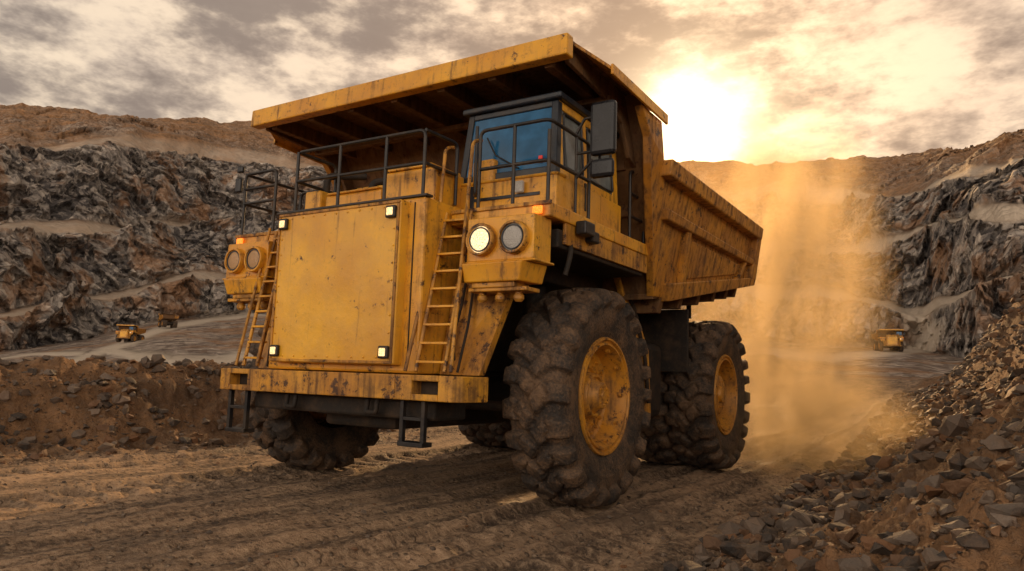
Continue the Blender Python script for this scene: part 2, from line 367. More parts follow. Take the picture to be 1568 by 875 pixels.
# ---------------------------------------------------------------- ladders
def ladder(name,bl,br,tl,tr,n):
    bl,br,tl,tr=map(Vector,(bl,br,tl,tr))
    tubes(name+"_stiles",[[bl,tl],[br,tr]],.024,M_bump,0)
    L=[]
    for i in range(n):
        k=(i+.5)/n; a=bl.lerp(tl,k); b=br.lerp(tr,k)
        L.append([(a.x,a.y-.03,a.z-.012),(b.x,b.y-.03,b.z-.012),(b.x,b.y+.07,b.z-.012),(a.x,a.y+.07,a.z-.012),(a.x,a.y-.03,a.z+.014),(b.x,b.y-.03,b.z+.014),(b.x,b.y+.07,b.z+.014),(a.x,a.y+.07,a.z+.014)])
    hexes(name+"_rungs",L,M_yel,.004)
ladder("front_ladder",(1.32,-2.14,1.56),(1.70,-2.12,1.56),(1.28,-1.66,3.44),(1.62,-1.64,3.44),9)
tubes("ladder_handrails",[[(1.22,-2.20,1.56),(1.24,-2.0,2.4),(1.24,-1.75,3.4),(1.22,-1.66,4.25),(1.22,-1.5,4.30)],[(1.80,-2.14,1.56),(1.72,-1.95,2.5),(1.60,-1.70,3.45),(1.58,-1.60,4.3),(1.60,-1.45,4.35)]],.022,M_bump)
ladder("rear_ladder",(-1.62,-2.12,1.56),(-1.32,-2.14,1.56),(-1.72,-1.66,3.44),(-1.44,-1.66,3.44),9)
tubes("rear_ladder_handrails",[[(-1.72,-2.16,1.56),(-1.78,-1.9,2.6),(-1.84,-1.68,3.5)],[(-1.26,-2.2,1.56),(-1.34,-1.95,2.6),(-1.40,-1.70,3.4)]],.02,M_bump)
# ---------------------------------------------------------------- guard rails
y=-2.0
P=[[(-1.0,-1.3,3.6),(-1.0,-1.3,4.40),(-.98,y,4.40),(1.18,y,4.38),(1.18,y,3.6)],[(-.98,y,3.6),(-.98,y,4.40)],[(-.98,y,4.0),(1.18,y,3.98)],[(-.98,y,4.0),(-1.0,-1.3,4.0)],[(-.2,y,3.6),(-.2,y,4.39)],[(.58,y,3.6),(.58,y,4.38)],
   [(1.18,y,4.38),(1.2,-1.4,4.38),(1.2,-1.4,3.6)],[(1.18,y,3.98),(1.2,-1.4,3.98)]]
tubes("hood_guard_rail",P,.022,M_rail)
y=-1.57
P=[[(-2.60,y,3.47),(-2.60,y,4.40),(-1.92,y,4.40),(-1.92,y,3.47)],[(-2.60,y,3.95),(-1.92,y,3.95)],[(-2.60,y,4.17),(-1.92,y,4.17)],[(-2.60,y,4.40),(-2.60,.9,4.40),(-2.60,.9,3.47)],[(-2.60,y,3.95),(-2.60,.9,3.95)],[(-2.60,-.4,3.47),(-2.60,-.4,4.4)],
   [(-1.92,y,3.47),(-1.92,-1.1,3.47),(-1.92,-1.1,4.15),(-1.35,-1.1,4.15),(-1.35,-1.1,3.5)]]
tubes("right_deck_guard_rail",P,.022,M_rail)
boxes("right_mirror",[(-2.74,-2.62,-1.66,-1.60,4.12,4.34),(-2.72,-2.6,-1.66,-1.6,4.42,4.52)],M_mirror,.02)
y=-1.56
P=[[(1.66,y,3.47),(1.66,y,4.42),(2.60,y,4.42),(2.60,-.55,4.42),(2.60,-.55,3.47)],[(1.66,y,3.95),(2.60,y,3.95),(2.60,-.55,3.95)],[(2.14,y,3.47),(2.14,y,4.42)],[(2.60,y,3.47),(2.60,y,4.3)],[(1.66,y,3.7),(1.42,-1.3,3.7),(1.42,-1.3,4.6)]]
tubes("cab_guard_rail",P,.022,M_rail)
P=[[(2.60,.72,3.47),(2.60,.72,4.42),(2.60,1.22,4.42),(2.60,1.22,3.3)],[(2.60,.72,4.1),(2.60,1.22,4.1)],[(2.60,.72,3.78),(2.60,1.22,3.78)]]
tubes("side_guard_rail",P,.022,M_rail)
# ---------------------------------------------------------------- cab
cx0,cx1,cy0,cy1=1.06,2.47,-1.06,.62
boxes("cab_base",[(1.02,2.52,-1.22,cy1,3.463,3.90),(1.00,2.54,-1.24,-1.0,3.88,3.92)],M_yel,.02)
boxes("cab_base_trim",[(1.30,1.36,-1.235,-1.222,3.5,3.86),(1.36,2.3,-1.232,-1.222,3.66,3.70)],M_cabf,.003)
boxes("cab_worklamp",[(1.98,2.10,-1.30,-1.245,3.70,3.84)],M_unlit,.012)
fr=[]
def pil(xa,xb,ya,yb,z0,z1,dx,dy):
    return [(xa,ya,z0),(xb,ya,z0),(xb,yb,z0),(xa,yb,z0),(xa+dx,ya+dy,z1),(xb+dx,ya+dy,z1),(xb+dx,yb+dy,z1),(xa+dx,yb+dy,z1)]
fr+= [pil(cx0,cx0+.09,cy0-.10,cy0+.02,3.92,4.86,.05,.10), pil(cx1-.09,cx1,cy0-.10,cy0+.02,3.92,4.86,-.05,.10)]
fr+= [bxp(cx0+.09,cx1-.09,cy0-.10,cy0+.0,3.92,4.02), bxp(cx0+.13,cx1-.13,cy0,cy0+.08,4.78,4.86)]
fr+= [pil(cx0,cx0+.07,cy1-.08,cy1,3.92,4.86,.05,0)]
hexes("cab_front_frame",fr,M_cabf,.015)
hexes("cab_windshield",[[(cx0+.085,cy0-.07,4.02),(cx1-.085,cy0-.07,4.02),(cx1-.085,cy0-.05,4.02),(cx0+.085,cy0-.05,4.02),(cx0+.13,cy0+.02,4.79),(cx1-.13,cy0+.02,4.79),(cx1-.13,cy0+.04,4.79),(cx0+.13,cy0+.04,4.79)]],M_glass,0)
hexes("cab_roof",[pil(cx0-.02,cx1+.02,cy0-.06,cy1+.05,4.86,4.94,0,0),[(cx0+.08,cy0+.08,4.94),(cx1-.08,cy0+.08,4.94),(cx1-.08,cy1-.05,4.94),(cx0+.08,cy1-.05,4.94),(cx0+.14,cy0+.2,4.99),(cx1-.14,cy0+.2,4.99),(cx1-.14,cy1-.15,4.99),(cx0+.14,cy1-.15,4.99)]],M_cabf,.02)
sd=[]
for s,xa in((1,cx1-.06),(-1,cx0)):
    for ya,yb in((cy0+.02,cy0+.10),(-.42,-.32),(cy1-.16,cy1)):
        sd.append(pil(xa,xa+.06,ya,yb,3.90,4.86,-s*.05,0))
    sd.append(bxp(xa,xa+.06,cy0+.10,cy1-.16,3.90,4.02)); sd.append([(q[0]-s*.05,q[1],q[2]) for q in bxp(xa,xa+.06,cy0+.10,cy1-.16,4.76,4.86)])
hexes("cab_side_frame",sd,M_yel,.01)
boxes("cab_rear_wall",[(cx0+.05,cx1-.06,cy1-.05,cy1,3.9,4.86)],M_yel,.01)
sg=[]
for s,xa in((1,cx1-.035),(-1,cx0+.02)):
    for ya,yb in((cy0+.10,-.42),(-.32,cy1-.16)):
        sg.append([(xa,ya,4.02),(xa+.012,ya,4.02),(xa+.012,yb,4.02),(xa,yb,4.02),(xa-s*.045,ya,4.76),(xa-s*.045+.012,ya,4.76),(xa-s*.045+.012,yb,4.76),(xa-s*.045,yb,4.76)])
hexes("cab_side_windows",sg,M_sglass,0)
tubes("window_seals",[[(cx1-.0,a,4.05),(cx1-.045,a,4.73),(cx1-.045,b,4.73),(cx1,b,4.05),(cx1,a,4.05)] for a,b in((cy0+.13,-.45),(-.29,cy1-.19))],.014,M_cabf,.05)
tubes("wiper",[[(1.95,cy0-.10,4.04),(1.6,cy0-.085,4.25),(1.45,cy0-.06,4.5)]],.010,M_rail,0)
boxes("sticker",[(2.22,2.27,cy0-.088,cy0-.072,4.08,4.16)],M_red,0)
boxes("door_handle",[(cx1+.035,cx1+.06,-.5,-.46,3.6,3.95)],M_rail,.005)
tubes("antennas",[[(2.1,-.6,4.98),(2.1,-.6,5.22)],[(1.3,-.6,4.98),(1.3,-.6,5.25)]],.010,M_rail,0)
boxes("side_mirror",[(2.80,3.12,-.98,-.86,4.13,4.78),(2.80,3.10,-.97,-.87,3.86,4.09)],M_mirror,.045)
tubes("side_mirror_arms",[[(2.58,-.9,4.42),(2.7,-.9,4.62),(2.82,-.9,4.62)],[(2.60,-.9,3.9),(2.82,-.9,4.10)],[(2.60,-.9,4.2),(2.82,-.9,4.2)],[(2.60,-.9,3.47),(2.60,-.9,4.42)],[(2.88,-.84,4.05),(2.88,-.84,4.2)]],.018,M_rail,.03)
# ---------------------------------------------------------------- dump body
hexes("canopy_front_lip",[[(-2.74,-1.475,5.20),(2.74,-1.475,5.20),(2.74,-1.30,5.20),(-2.74,-1.30,5.20),(-2.74,-1.455,5.465),(2.74,-1.455,5.465),(2.74,-1.30,5.465),(-2.74,-1.30,5.465)]],M_yel,.02)
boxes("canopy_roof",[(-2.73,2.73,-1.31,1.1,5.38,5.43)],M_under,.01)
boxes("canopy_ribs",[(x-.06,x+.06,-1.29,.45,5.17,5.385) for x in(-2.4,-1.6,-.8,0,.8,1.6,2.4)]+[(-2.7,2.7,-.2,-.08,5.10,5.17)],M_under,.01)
wing=[]
for s in(1,-1):
    wing.append(([(s*2.72,-1.28,5.43),(s*2.98,-.80,5.27),(s*3.02,.95,5.20),(s*2.72,1.05,5.43)],(0,0,-.05)))
extr("canopy_wings",wing,M_body,.01)
extr("canopy_wing_edge",[([(s*2.98,-.80,5.29),(s*3.02,.96,5.22),(s*3.02,.96,5.08),(s*2.98,-.80,5.16)],(s*.035,0,0)) for s in(1,-1)],M_yel,.008)
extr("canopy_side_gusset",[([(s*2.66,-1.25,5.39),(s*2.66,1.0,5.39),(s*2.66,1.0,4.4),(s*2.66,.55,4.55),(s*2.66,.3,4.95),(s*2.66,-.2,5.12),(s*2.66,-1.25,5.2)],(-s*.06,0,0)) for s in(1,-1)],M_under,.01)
sx=lambda z:2.60+(min(z,4.55)-2.75)*.20
def sp(s,y,z,off=0): return (s*(sx(z)+off),y,z)
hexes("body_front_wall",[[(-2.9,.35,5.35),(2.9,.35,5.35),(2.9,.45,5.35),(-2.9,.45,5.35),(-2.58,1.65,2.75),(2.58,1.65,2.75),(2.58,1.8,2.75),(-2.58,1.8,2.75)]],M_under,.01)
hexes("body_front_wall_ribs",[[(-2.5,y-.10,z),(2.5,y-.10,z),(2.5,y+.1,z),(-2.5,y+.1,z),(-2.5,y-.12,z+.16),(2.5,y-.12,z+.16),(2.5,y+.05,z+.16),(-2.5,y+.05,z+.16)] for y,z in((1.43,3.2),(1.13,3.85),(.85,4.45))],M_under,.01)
def plate(pts,s,off,th): return ([sp(s,y,z,off) for y,z in pts],(-s*th,0,0))
side=[(.95,4.55),(6.12,4.55),(6.32,3.60),(2.0,2.76),(1.62,2.76),(.62,4.5)]
extr("body_side",[plate(side,s,0,.06) for s in(1,-1)],M_body,.006)
extr("body_front_post",[plate([(.20,5.13),(.92,5.13),(1.0,4.62),(1.10,4.40),(1.35,3.9),(2.05,2.78),(1.60,2.76),(.58,4.45),(.5,4.8)],s,.02,.12) for s in(1,-1)],M_body,.015)
extr("body_top_rail",[plate([(1.0,4.37),(6.18,4.37),(6.18,4.60),(1.0,4.60)],s,.16,.26) for s in(1,-1)],M_body,.025)
extr("body_mid_rail",[plate([(1.30,3.82),(6.26,3.86),(6.24,3.97),(1.25,3.97)],s,.12,.16) for s in(1,-1)],M_body,.02)
extr("body_bottom_rail",[plate([(1.95,2.72),(6.38,3.50),(6.38,3.66),(1.85,2.98)],s,.13,.22) for s in(1,-1)],M_body,.02)
extr("body_rear_post",[plate([(6.02,3.6),(6.36,3.58),(6.22,4.6),(6.0,4.6)],s,.14,.22) for s in(1,-1)],M_body,.02)
extr("body_ribs",[plate([(2.45,3.03),(2.60,3.05),(2.45,3.84),(2.28,3.84)],s,.09,.1) for s in(1,-1)]+[plate([(5.35,3.50),(5.5,3.52),(5.75,3.88),(5.6,3.88)],s,.09,.1) for s in(1,-1)],M_body,.015)
extr("body_inner_plate",[plate([(2.75,3.16),(5.3,3.58),(5.5,3.78),(2.6,3.76)],s,.03,.05) for s in(1,-1)],M_body,.015)
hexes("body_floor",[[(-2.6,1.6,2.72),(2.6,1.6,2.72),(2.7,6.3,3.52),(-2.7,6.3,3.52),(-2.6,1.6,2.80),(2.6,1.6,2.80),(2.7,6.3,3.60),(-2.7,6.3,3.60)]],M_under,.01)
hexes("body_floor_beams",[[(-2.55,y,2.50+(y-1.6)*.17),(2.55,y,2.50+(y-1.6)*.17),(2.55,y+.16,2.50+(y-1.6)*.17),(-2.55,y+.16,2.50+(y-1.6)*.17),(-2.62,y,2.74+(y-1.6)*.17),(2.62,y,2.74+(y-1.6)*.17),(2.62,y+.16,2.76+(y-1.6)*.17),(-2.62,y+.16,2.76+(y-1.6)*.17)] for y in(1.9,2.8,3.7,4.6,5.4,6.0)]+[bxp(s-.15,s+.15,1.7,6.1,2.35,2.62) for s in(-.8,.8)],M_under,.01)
tubes("rock_ejectors",[[(s*1.93,5.2,3.1),(s*1.93,5.2,2.75)] for s in(1,-1)],.05,M_dark,0)
boxes("mudflap",both([(1.2,2.5,3.45,3.52,1.7,2.75)]),M_dark,.01)

# ---------------------------------------------------------------- numpy noise
def hsh(i,j,k,seed):
    h=(i.astype(np.int64)*374761393+j.astype(np.int64)*668265263+k.astype(np.int64)*2147483647+seed*1274126177)&0xFFFFFFFF
    h=((h^(h>>13))*1274126177)&0xFFFFFFFF; h=((h^(h>>16))*2246822519)&0xFFFFFFFF; h=h^(h>>15)
    return (h&0xFFFFFF)/float(0xFFFFFF)
def vnoise(p,seed=0):
    f=np.floor(p); t=p-f; t=t*t*(3-2*t); i=f.astype(np.int64)
    r=0
    for a in(0,1):
        wa=t[:,0] if a else 1-t[:,0]
        for b in(0,1):
            wb=t[:,1] if b else 1-t[:,1]
            for c in(0,1):
                wc=t[:,2] if c else 1-t[:,2]
                r=r+wa*wb*wc*hsh(i[:,0]+a,i[:,1]+b,i[:,2]+c,seed)
    return r*2-1
def fbm(p,o=4,seed=0,g=.5):
    s=0;a=1;q=p.copy()
    for k in range(o): s=s+a*vnoise(q,seed+k*17); q=q*2.03+3.7; a*=g
    return s
def ridged(p,o=4,seed=0):
    s=0;a=1;q=p.copy()
    for k in range(o): s=s+a*(1-2*np.abs(vnoise(q,seed+k*13))); q=q*2.1+1.3; a*=.5
    return s
def worley(p,seed=0,facet=False):
    f=np.floor(p).astype(np.int64); d=np.full(len(p),9.); cid=np.zeros(len(p)); fc=np.zeros(len(p))
    for a in(-1,0,1):
        for b in(-1,0,1):
            for c in(-1,0,1):
                i,j,k=f[:,0]+a,f[:,1]+b,f[:,2]+c
                x=i+hsh(i,j,k,seed);y=j+hsh(i,j,k,seed+1);z=k+hsh(i,j,k,seed+2)
                dx,dy,dz=p[:,0]-x,p[:,1]-y,p[:,2]-z
                dd=dx**2+dy**2+dz**2
                m=dd<d; d=np.where(m,dd,d); h3=hsh(i,j,k,seed+3); cid=np.where(m,h3,cid)
                if facet:
                    t1=hsh(i,j,k,seed+4)*2-1; t2=hsh(i,j,k,seed+5)*2-1
                    fc=np.where(m,dx*t1+dz*(t2*.8+.5),fc)
    if facet: return np.sqrt(d),cid,fc
    return np.sqrt(d),cid
sstep=lambda v,a,b:(lambda q:q*q*(3-2*q))(np.clip((v-a)/(b-a),0,1))
# ---------------------------------------------------------------- terrain
def near_h(xp,D):
    sL=(xp-(.65*D-15.4))*.838; t=-sL
    wob=vnoise(np.stack([xp*.35,D*.35,0*D],1),5)*.5
    berm=np.interp(t+wob,[0,.5,1.2,2.1,2.9,4.2,7],[0,.25,.9,1.38,1.3,.3,.1])
    sR=(xp-(.59*D-1.31))*.861
    wob2=vnoise(np.stack([xp*.4,D*.4,0*D],1),9)*.45
    bank=np.interp(sR+wob2,[0,.5,1,2.2,3.2,5,8,14],[0,.16,.5,1.55,3.0,5.6,7.5,8.0])*sstep(D,1.0,6.0)*(1-.6*sstep(D,28,55))
    ramp=.055*np.maximum(0,D-16)
    return berm+bank+ramp, t, sR
def near_disp(xp,D,h,t,sR):
    P=np.stack([xp,D,h],1)
    wx=CX+xp*RH[0]+D*FH[0]; wy=CY+xp*RH[1]+D*FH[1]
    corridor=sstep(-t,-.2,.8)*sstep(-sR,-.2,.6)
    n=fbm(P*.6,3,21)*.03+fbm(P*4.5,4,31,.6)*.010
    wv=fbm(np.stack([wx*.3,wy*.12,0*wx],1),2,41)
    c=wx+wv*.5
    rut=(np.sin(c*4.2)*.034+np.sin(c*13+wv*4)*.016)*sstep(fbm(P*np.array([.3,.3,1]),2,44),-.7,.4)
    imp=0
    for c0,amp in ((4.6,.055),(5.5,.04),(6.6,.055),(3.6,.045),(2.3,.03),(-2.3,.03),(-4.4,.035),(-5.6,.035)):
        u=wx+wv*.25-c0; band=1-sstep(np.abs(u),.30,.40)
        imp=imp+band*(-.06+amp*sstep(np.sin(wy*2*np.pi/.38+np.abs(u)*7),-.3,.3))+.035*np.exp(-((np.abs(u)-.45)/.08)**2)
    clod,cc_=worley(P*3.2,77); cl=np.maximum(0,.38-clod)*.12*(cc_>.8)
    rough=ridged(P*1.1,4,51)*.15+fbm(P*5,4,61,.6)*.06
    w,_=worley(P*2.2,71); rough+= (.5-w)*.16
    return h+corridor*(n+rut+imp+cl)+(1-corridor)*rough, corridor
KN={
 -300:[(55,585),(95,560),(101,490),(110,480),(120,360),(129,348),(142,245),(150,235),(260,165)],
 0:[(60,578),(112,540),(117,482),(127,470),(140,352),(151,340),(166,226),(176,212),(290,163)],
 130:[(60,578),(135,520),(141,460),(152,448),(166,357),(178,345),(193,224),(203,210),(295,176)],
 250:[(60,580),(160,492),(166,440),(177,428),(194,352),(206,341),(222,234),(232,220),(305,186)],
 385:[(60,582),(180,480),(187,430),(198,419),(215,346),(227,335),(244,252),(254,238),(330,196)],
 600:[(60,582),(185,490),(193,440),(204,430),(219,350),(231,340),(249,266),(260,252),(340,212)],
 900:[(62,582),(180,505),(189,450),(200,440),(217,380),(228,371),(245,298),(256,288),(320,238)],
 1030:[(66,580),(165,510),(174,455),(185,445),(204,385),(215,376),(234,308),(245,296),(310,246)],
 1180:[(74,570),(145,522),(152,462),(164,452),(183,385),(195,374),(217,310),(229,290),(300,248)],
 1300:[(80,566),(130,528),(136,480),(157,446),(177,392),(192,375),(217,316),(230,292),(300,243)],
 1370:[(80,566),(122,535),(127,490),(147,463),(159,375),(170,361),(179,308),(195,293),(290,238)],
 1420:[(78,568),(118,540),(122,488),(137,471),(148,365),(158,351),(167,300),(180,288),(275,232)],
 1500:[(76,575),(92,552),(97,450),(108,433),(117,345),(127,333),(139,258),(150,248),(205,226)],
 1568:[(74,560),(84,530),(89,432),(98,419),(106,330),(114,321),(124,242),(133,230),(170,205)],
 1850:[(74,560),(80,530),(85,420),(93,411),(102,310),(109,301),(118,230),(128,220),(160,190)]}
pxs=sorted(KN); TH=np.array([math.atan((p-784)/FPX) for p in pxs])
def zof(px,py,D):
    r=ray(px,py); h=r.x*FH[0]+r.y*FH[1]; return CZ+D*r.z/h
KD=np.array([[k[0]/math.cos(TH[i]) for k in KN[p]] for i,p in enumerate(pxs)])
KZ=np.array([[zof(p,k[1],k[0]) for k in KN[p]] for i,p in enumerate(pxs)])
theta=np.concatenate([np.linspace(-math.pi,-.86,60,endpoint=False),np.linspace(-.86,.80,1150,endpoint=False),np.linspace(.80,math.pi,70)])
NA=len(theta)
thc=np.clip(theta,TH[0],TH[-1])
NR=480
den=.65*np.cos(theta)-np.sin(theta)
rho_n=np.where(den>.01,19.5/np.maximum(den,.01),70); rho_n=np.clip(rho_n,8,66)
tt=np.linspace(0,1,NR)
rho=1.6*(rho_n[:,None]/1.6)**(tt[None,:]**.85)
rho[:,0]=.02
xp=(rho*np.sin(theta)[:,None]).ravel(); DD=(rho*np.cos(theta)[:,None]).ravel()
h,t_,sR_=near_h(xp,DD); hz,corr=near_disp(xp,DD,h,t_,sR_)
hz=hz.reshape(NA,NR); corr=corr.reshape(NA,NR)
fade=1-.8*sstep(np.abs(theta),.95,1.9)
kd=np.stack([np.interp(thc,TH,KD[:,j]) for j in range(9)],1); kz=np.stack([np.interp(thc,TH,KZ[:,j]) for j in range(9)],1)
kz=kz*fade[:,None]
for j in range(9):
    P=np.stack([theta*9+j*0.37,np.full(NA,j*1.7),np.zeros(NA)],1)
    kz[:,j]+= (fbm(P*1.6,4,100+(j//2))*(2.4 if 1<j<8 else .3))*(1 if j<8 else 2)
    kd[:,j]+= fbm(P*1.3,4,200)*6*(1 if j>1 else .4)
kd=np.concatenate([rho_n[:,None],kd,np.full((NA,1),900.)],1); kz=np.concatenate([hz[:,-1:],kz,(kz[:,-1:]*.9)],1)
kd[:,1]=np.maximum(kd[:,1],rho_n+4)
rows=[12,34,40,10,75,10,75,12,60,10]
facem=[0,0,1,.05,1,.05,1,.05,.4,0]
R_,Z_,FM,V_=[],[],[],[]
for j,n in enumerate(rows):
    v=(np.arange(n)+1)/n
    R_.append(kd[:,j:j+1]+(kd[:,j+1:j+2]-kd[:,j:j+1])*v)
    Z_.append(kz[:,j:j+1]+(kz[:,j+1:j+2]-kz[:,j:j+1])*v)
    FM.append(np.full(n,facem[j],float)); V_.append(j+v)
R_=np.concatenate(R_,1);Z_=np.concatenate(Z_,1);FM=np.concatenate(FM);V_=np.concatenate(V_)
FM=np.convolve(FM,np.ones(3)/3,'same')
NFr=R_.shape[1]
FMg=np.broadcast_to(FM,(NA,NFr)); Vg=np.broadcast_to(V_,(NA,NFr))
arc=(theta[:,None]*150+0*R_)
P=np.stack([arc.ravel(),R_.ravel()*.6,Z_.ravel()],1)
big=ridged(P*np.array([.035,.03,.012]),3,301); mid=ridged(P*np.array([.12,.1,.04]),2,311)
dst=fbm(P*.2,2,9)[:,None]*.35
w1,c1,f1=worley(P*np.array([.13,.12,.07])+dst,321,True); w2,c2,f2=worley(P*np.array([.30,.27,.20])+dst,331,True); w3,c3,f3=worley(P*np.array([.62,.6,.5])+dst,337,True)
disp=(-big*2.6-mid*1.2-(c1-.5)*3.6+f1*3.6-(c2-.5)*2.4+f2*2.4-(c3-.5)*1.3+f3*1.3).reshape(NA,NFr)
zn=(fbm(P*np.array([.15,.15,.15]),3,341)*.5+mid*.3).reshape(NA,NFr)
zn2=((c2-.5)*.8+(c1-.5)*1.0).reshape(NA,NFr)
far_fade=sstep(Vg,1.2,2.2)
Rf=R_+disp*(FMg*.95+.05)*far_fade*fade[:,None]
Zf=Z_+zn*(.2+.9*FMg)*far_fade+zn2*FMg
sh=sstep(Vg,7.9,8.3); Zf+= sh*((fbm(P*np.array([.05,.05,.03]),4,351)*1.6+ridged(P*np.array([.2,.2,.1]),4,356)*.8).reshape(NA,NFr))*(1-sstep(Vg,9,9.3))
px_col=784+FPX*np.tan(np.clip(theta,-1.2,1.2))
U=px_col[:,None]+0*R_
nz_=fbm(P*np.array([.12,.12,.12]),3,371).reshape(NA,NFr)
soil=np.clip(sstep(Vg+nz_*.5,7.1,8.3),0,1); rock=np.clip(FMg*1.5+.35+.4*(Vg<2),0,1)*(1-.6*sstep(Vg+nz_*.5,7.8,8.5))
road=np.zeros_like(U)
def plm(pts,w,ku=260.):
    d=np.full(U.shape,9.); V2=Vg+nz_*.02
    for (u0,v0),(u1,v1) in zip(pts[:-1],pts[1:]):
        ax,ay=(U-u0)/ku,V2-v0; bx,by=(u1-u0)/ku,v1-v0
        k=np.clip((ax*bx+ay*by)/(bx*bx+by*by),0,1); d=np.minimum(d,np.hypot(ax-k*bx,ay-k*by))
    return np.exp(-(d/w)**4)
road=np.maximum(road,plm([(60,1.05),(110,1.18),(150,1.36),(205,1.5),(270,1.74),(330,1.9),(420,1.96)],.085))
road=np.maximum(road,plm([(170,1.40),(215,1.24),(270,1.16),(345,1.14),(420,1.2)],.06))
road=np.maximum(road,plm([(-40,1.6),(60,1.65),(130,1.45)],.06))
road=np.maximum(road,plm([(1200,1.45),(1280,1.35),(1340,1.5),(1400,1.95),(1425,2.5),(1400,3.1),(1340,3.45),(1230,3.5)],.14,200.))
for q,a_ in ((3.5,.6),(5.5,.6),(7.5,.4)): road=np.maximum(road,(a_+.35*(U>1240))*np.exp(-((Vg+nz_*.1-q)/.45)**4))
cellv=(.4*c1+.6*c2).reshape(NA,NFr)
X=np.concatenate([rho,Rf],1); Z=np.concatenate([hz,Zf],1)
zone=np.concatenate([np.stack([0*corr,corr,1-corr,0*corr],-1),np.stack([rock,cellv,soil,road],-1)],1)
xa=X*np.sin(theta)[:,None]; da=X*np.cos(theta)[:,None]
co=np.stack([CX+xa*RH[0]+da*FH[0],CY+xa*RH[1]+da*FH[1],Z],-1)
NC=X.shape[1]
i,j=np.meshgrid(np.arange(NA-1),np.arange(NC-1),indexing='ij')
F=np.stack([i*NC+j,(i+1)*NC+j,(i+1)*NC+j+1,i*NC+j+1],-1).reshape(-1,4)[:,::-1]
midx=(j>=NR-1).ravel().astype(np.int32)
def mat_near():
    m,N,b,co,out=newmat("haul_road_dirt")
    at=N.n('ShaderNodeAttribute'); at.attribute_name="zone"
    sp=N.n('ShaderNodeSeparateColor'); N.l(at.outputs['Color'],sp.inputs[0]); cor=sp.outputs[1]
    s1=N.noise(co,.9,5,.7)
    rmap=N.mapping(co,(1.0,.16,1))
    r1=N.noise(rmap,2.2,5,.68); r2=N.noise(co,13,4,.72); r3=N.noise(co,.45,3,.65)
    sc=N.mix(N.ramp(s1,.3,.7),(.080,.044,.022),(.30,.165,.080)); sc=N.mix(N.math('MULTIPLY',N.ramp(r2,.45,.65),.45),sc,(.17,.12,.085))
    gc=N.mix(N.ramp(r1,.36,.64),(.085,.056,.038),(.40,.27,.17))
    gc=N.mix(N.math('MULTIPLY',N.ramp(r2,.44,.68),.55),gc,(.50,.36,.235))
    gc=N.mix(N.math('MULTIPLY',N.ramp(r2,.46,.34),.7),gc,(.045,.031,.022))
    wet=N.math('MULTIPLY',N.ramp(r3,.50,.68),.6)
    gc=N.mix(wet,gc,(.085,.060,.043))
    pe=N.voro(co,11.); pes=N.n('ShaderNodeSeparateColor'); N.l(pe.outputs['Color'],pes.inputs[0])
    pm=N.math('MULTIPLY',N.ramp(pe.outputs['Distance'],.34,.16),N.ramp(s1,.45,.55))
    gc=N.mix(N.math('MULTIPLY',pm,.8),gc,N.mix(pes.outputs[0],(.06,.048,.04),(.40,.30,.21)))
    N.l(N.mix(cor,sc,gc),b.inputs['Base Color'])
    N.l(N.math('SUBTRACT',.88,N.math('MULTIPLY',N.math('MULTIPLY',wet,cor),.4)),b.inputs['Roughness'])
    b.inputs['Specular IOR Level'].default_value=.35
    hg=N.math('ADD',N.math('MULTIPLY',r2,1.0),N.math('MULTIPLY',r1,1.8)); hg=N.math('ADD',hg,N.math('MULTIPLY',pm,.8))
    N.l(N.bump(hg,.055,1.0),b.inputs['Normal'])
    return m
def mat_far():
    m,N,b,co,out=newmat("quarry_rock")
    at=N.n('ShaderNodeAttribute'); at.attribute_name="zone"
    sp=N.n('ShaderNodeSeparateColor'); N.l(at.outputs['Color'],sp.inputs[0])
    rock,cell,soil,road=sp.outputs[0],sp.outputs[1],sp.outputs[2],at.outputs['Alpha']
    a2=N.noise(N.mapping(co,(1,1,.8)),.42,5,.7)
    vo2=N.voro(N.mapping(co,(1,1,.8)),.9)
    vs2=N.n('ShaderNodeSeparateColor'); N.l(vo2.outputs['Color'],vs2.inputs[0])
    blk=N.math('ADD',N.math('MULTIPLY',cell,.45),N.math('MULTIPLY',vs2.outputs[1],.55))
    blk=N.math('ADD',N.math('MULTIPLY',blk,.5),N.math('MULTIPLY',a2,.5))
    rc=N.mix(N.ramp(blk,.34,.64),(.080,.073,.074),(.40,.355,.315))
    rc=N.mix(N.math('MULTIPLY',N.ramp(blk,.60,.70),.65),rc,(.66,.57,.48))
    rc=N.mix(N.math('MULTIPLY',N.ramp(N.noise(co,.085,4,.7),.49,.63),.7),rc,(.32,.165,.075))
    s1=N.noise(co,.9,4,.7); sc=N.mix(N.ramp(s1,.3,.7),(.08,.043,.021),(.30,.165,.075))
    sf=N.noise(N.mapping(co,(1,1,4)),.12,4,.75); sc=N.mix(N.math('MULTIPLY',N.ramp(sf,.4,.6),.8),sc,(.30,.155,.068))
    col=N.mix(rock,sc,rc); col=N.mix(N.ramp(soil,.1,.9),col,N.mix(N.math('MULTIPLY',rock,.5),sc,rc))
    col=N.mix(N.math('MULTIPLY',road,.9),col,N.mix(s1,(.40,.34,.27),(.62,.53,.43)))
    N.l(col,b.inputs['Base Color']); b.inputs['Roughness'].default_value=.9; b.inputs['Specular IOR Level'].default_value=.25
    hr=N.math('ADD',N.math('MULTIPLY',a2,.9),N.math('MULTIPLY',vo2.outputs['Distance'],.5))
    N.l(N.bump(N.math('MULTIPLY',hr,N.math('SUBTRACT',rock,road)),1.8,1.0),b.inputs['Normal'])
    return m
gm=np_mesh("ground",co.reshape(-1,3),F,mat_near(),True,zone.reshape(-1,4))
gm.materials.append(mat_far()); gm.polygons.foreach_set('material_index',midx)
ground=bpy.data.objects.new("ground",gm); COL.objects.link(ground)
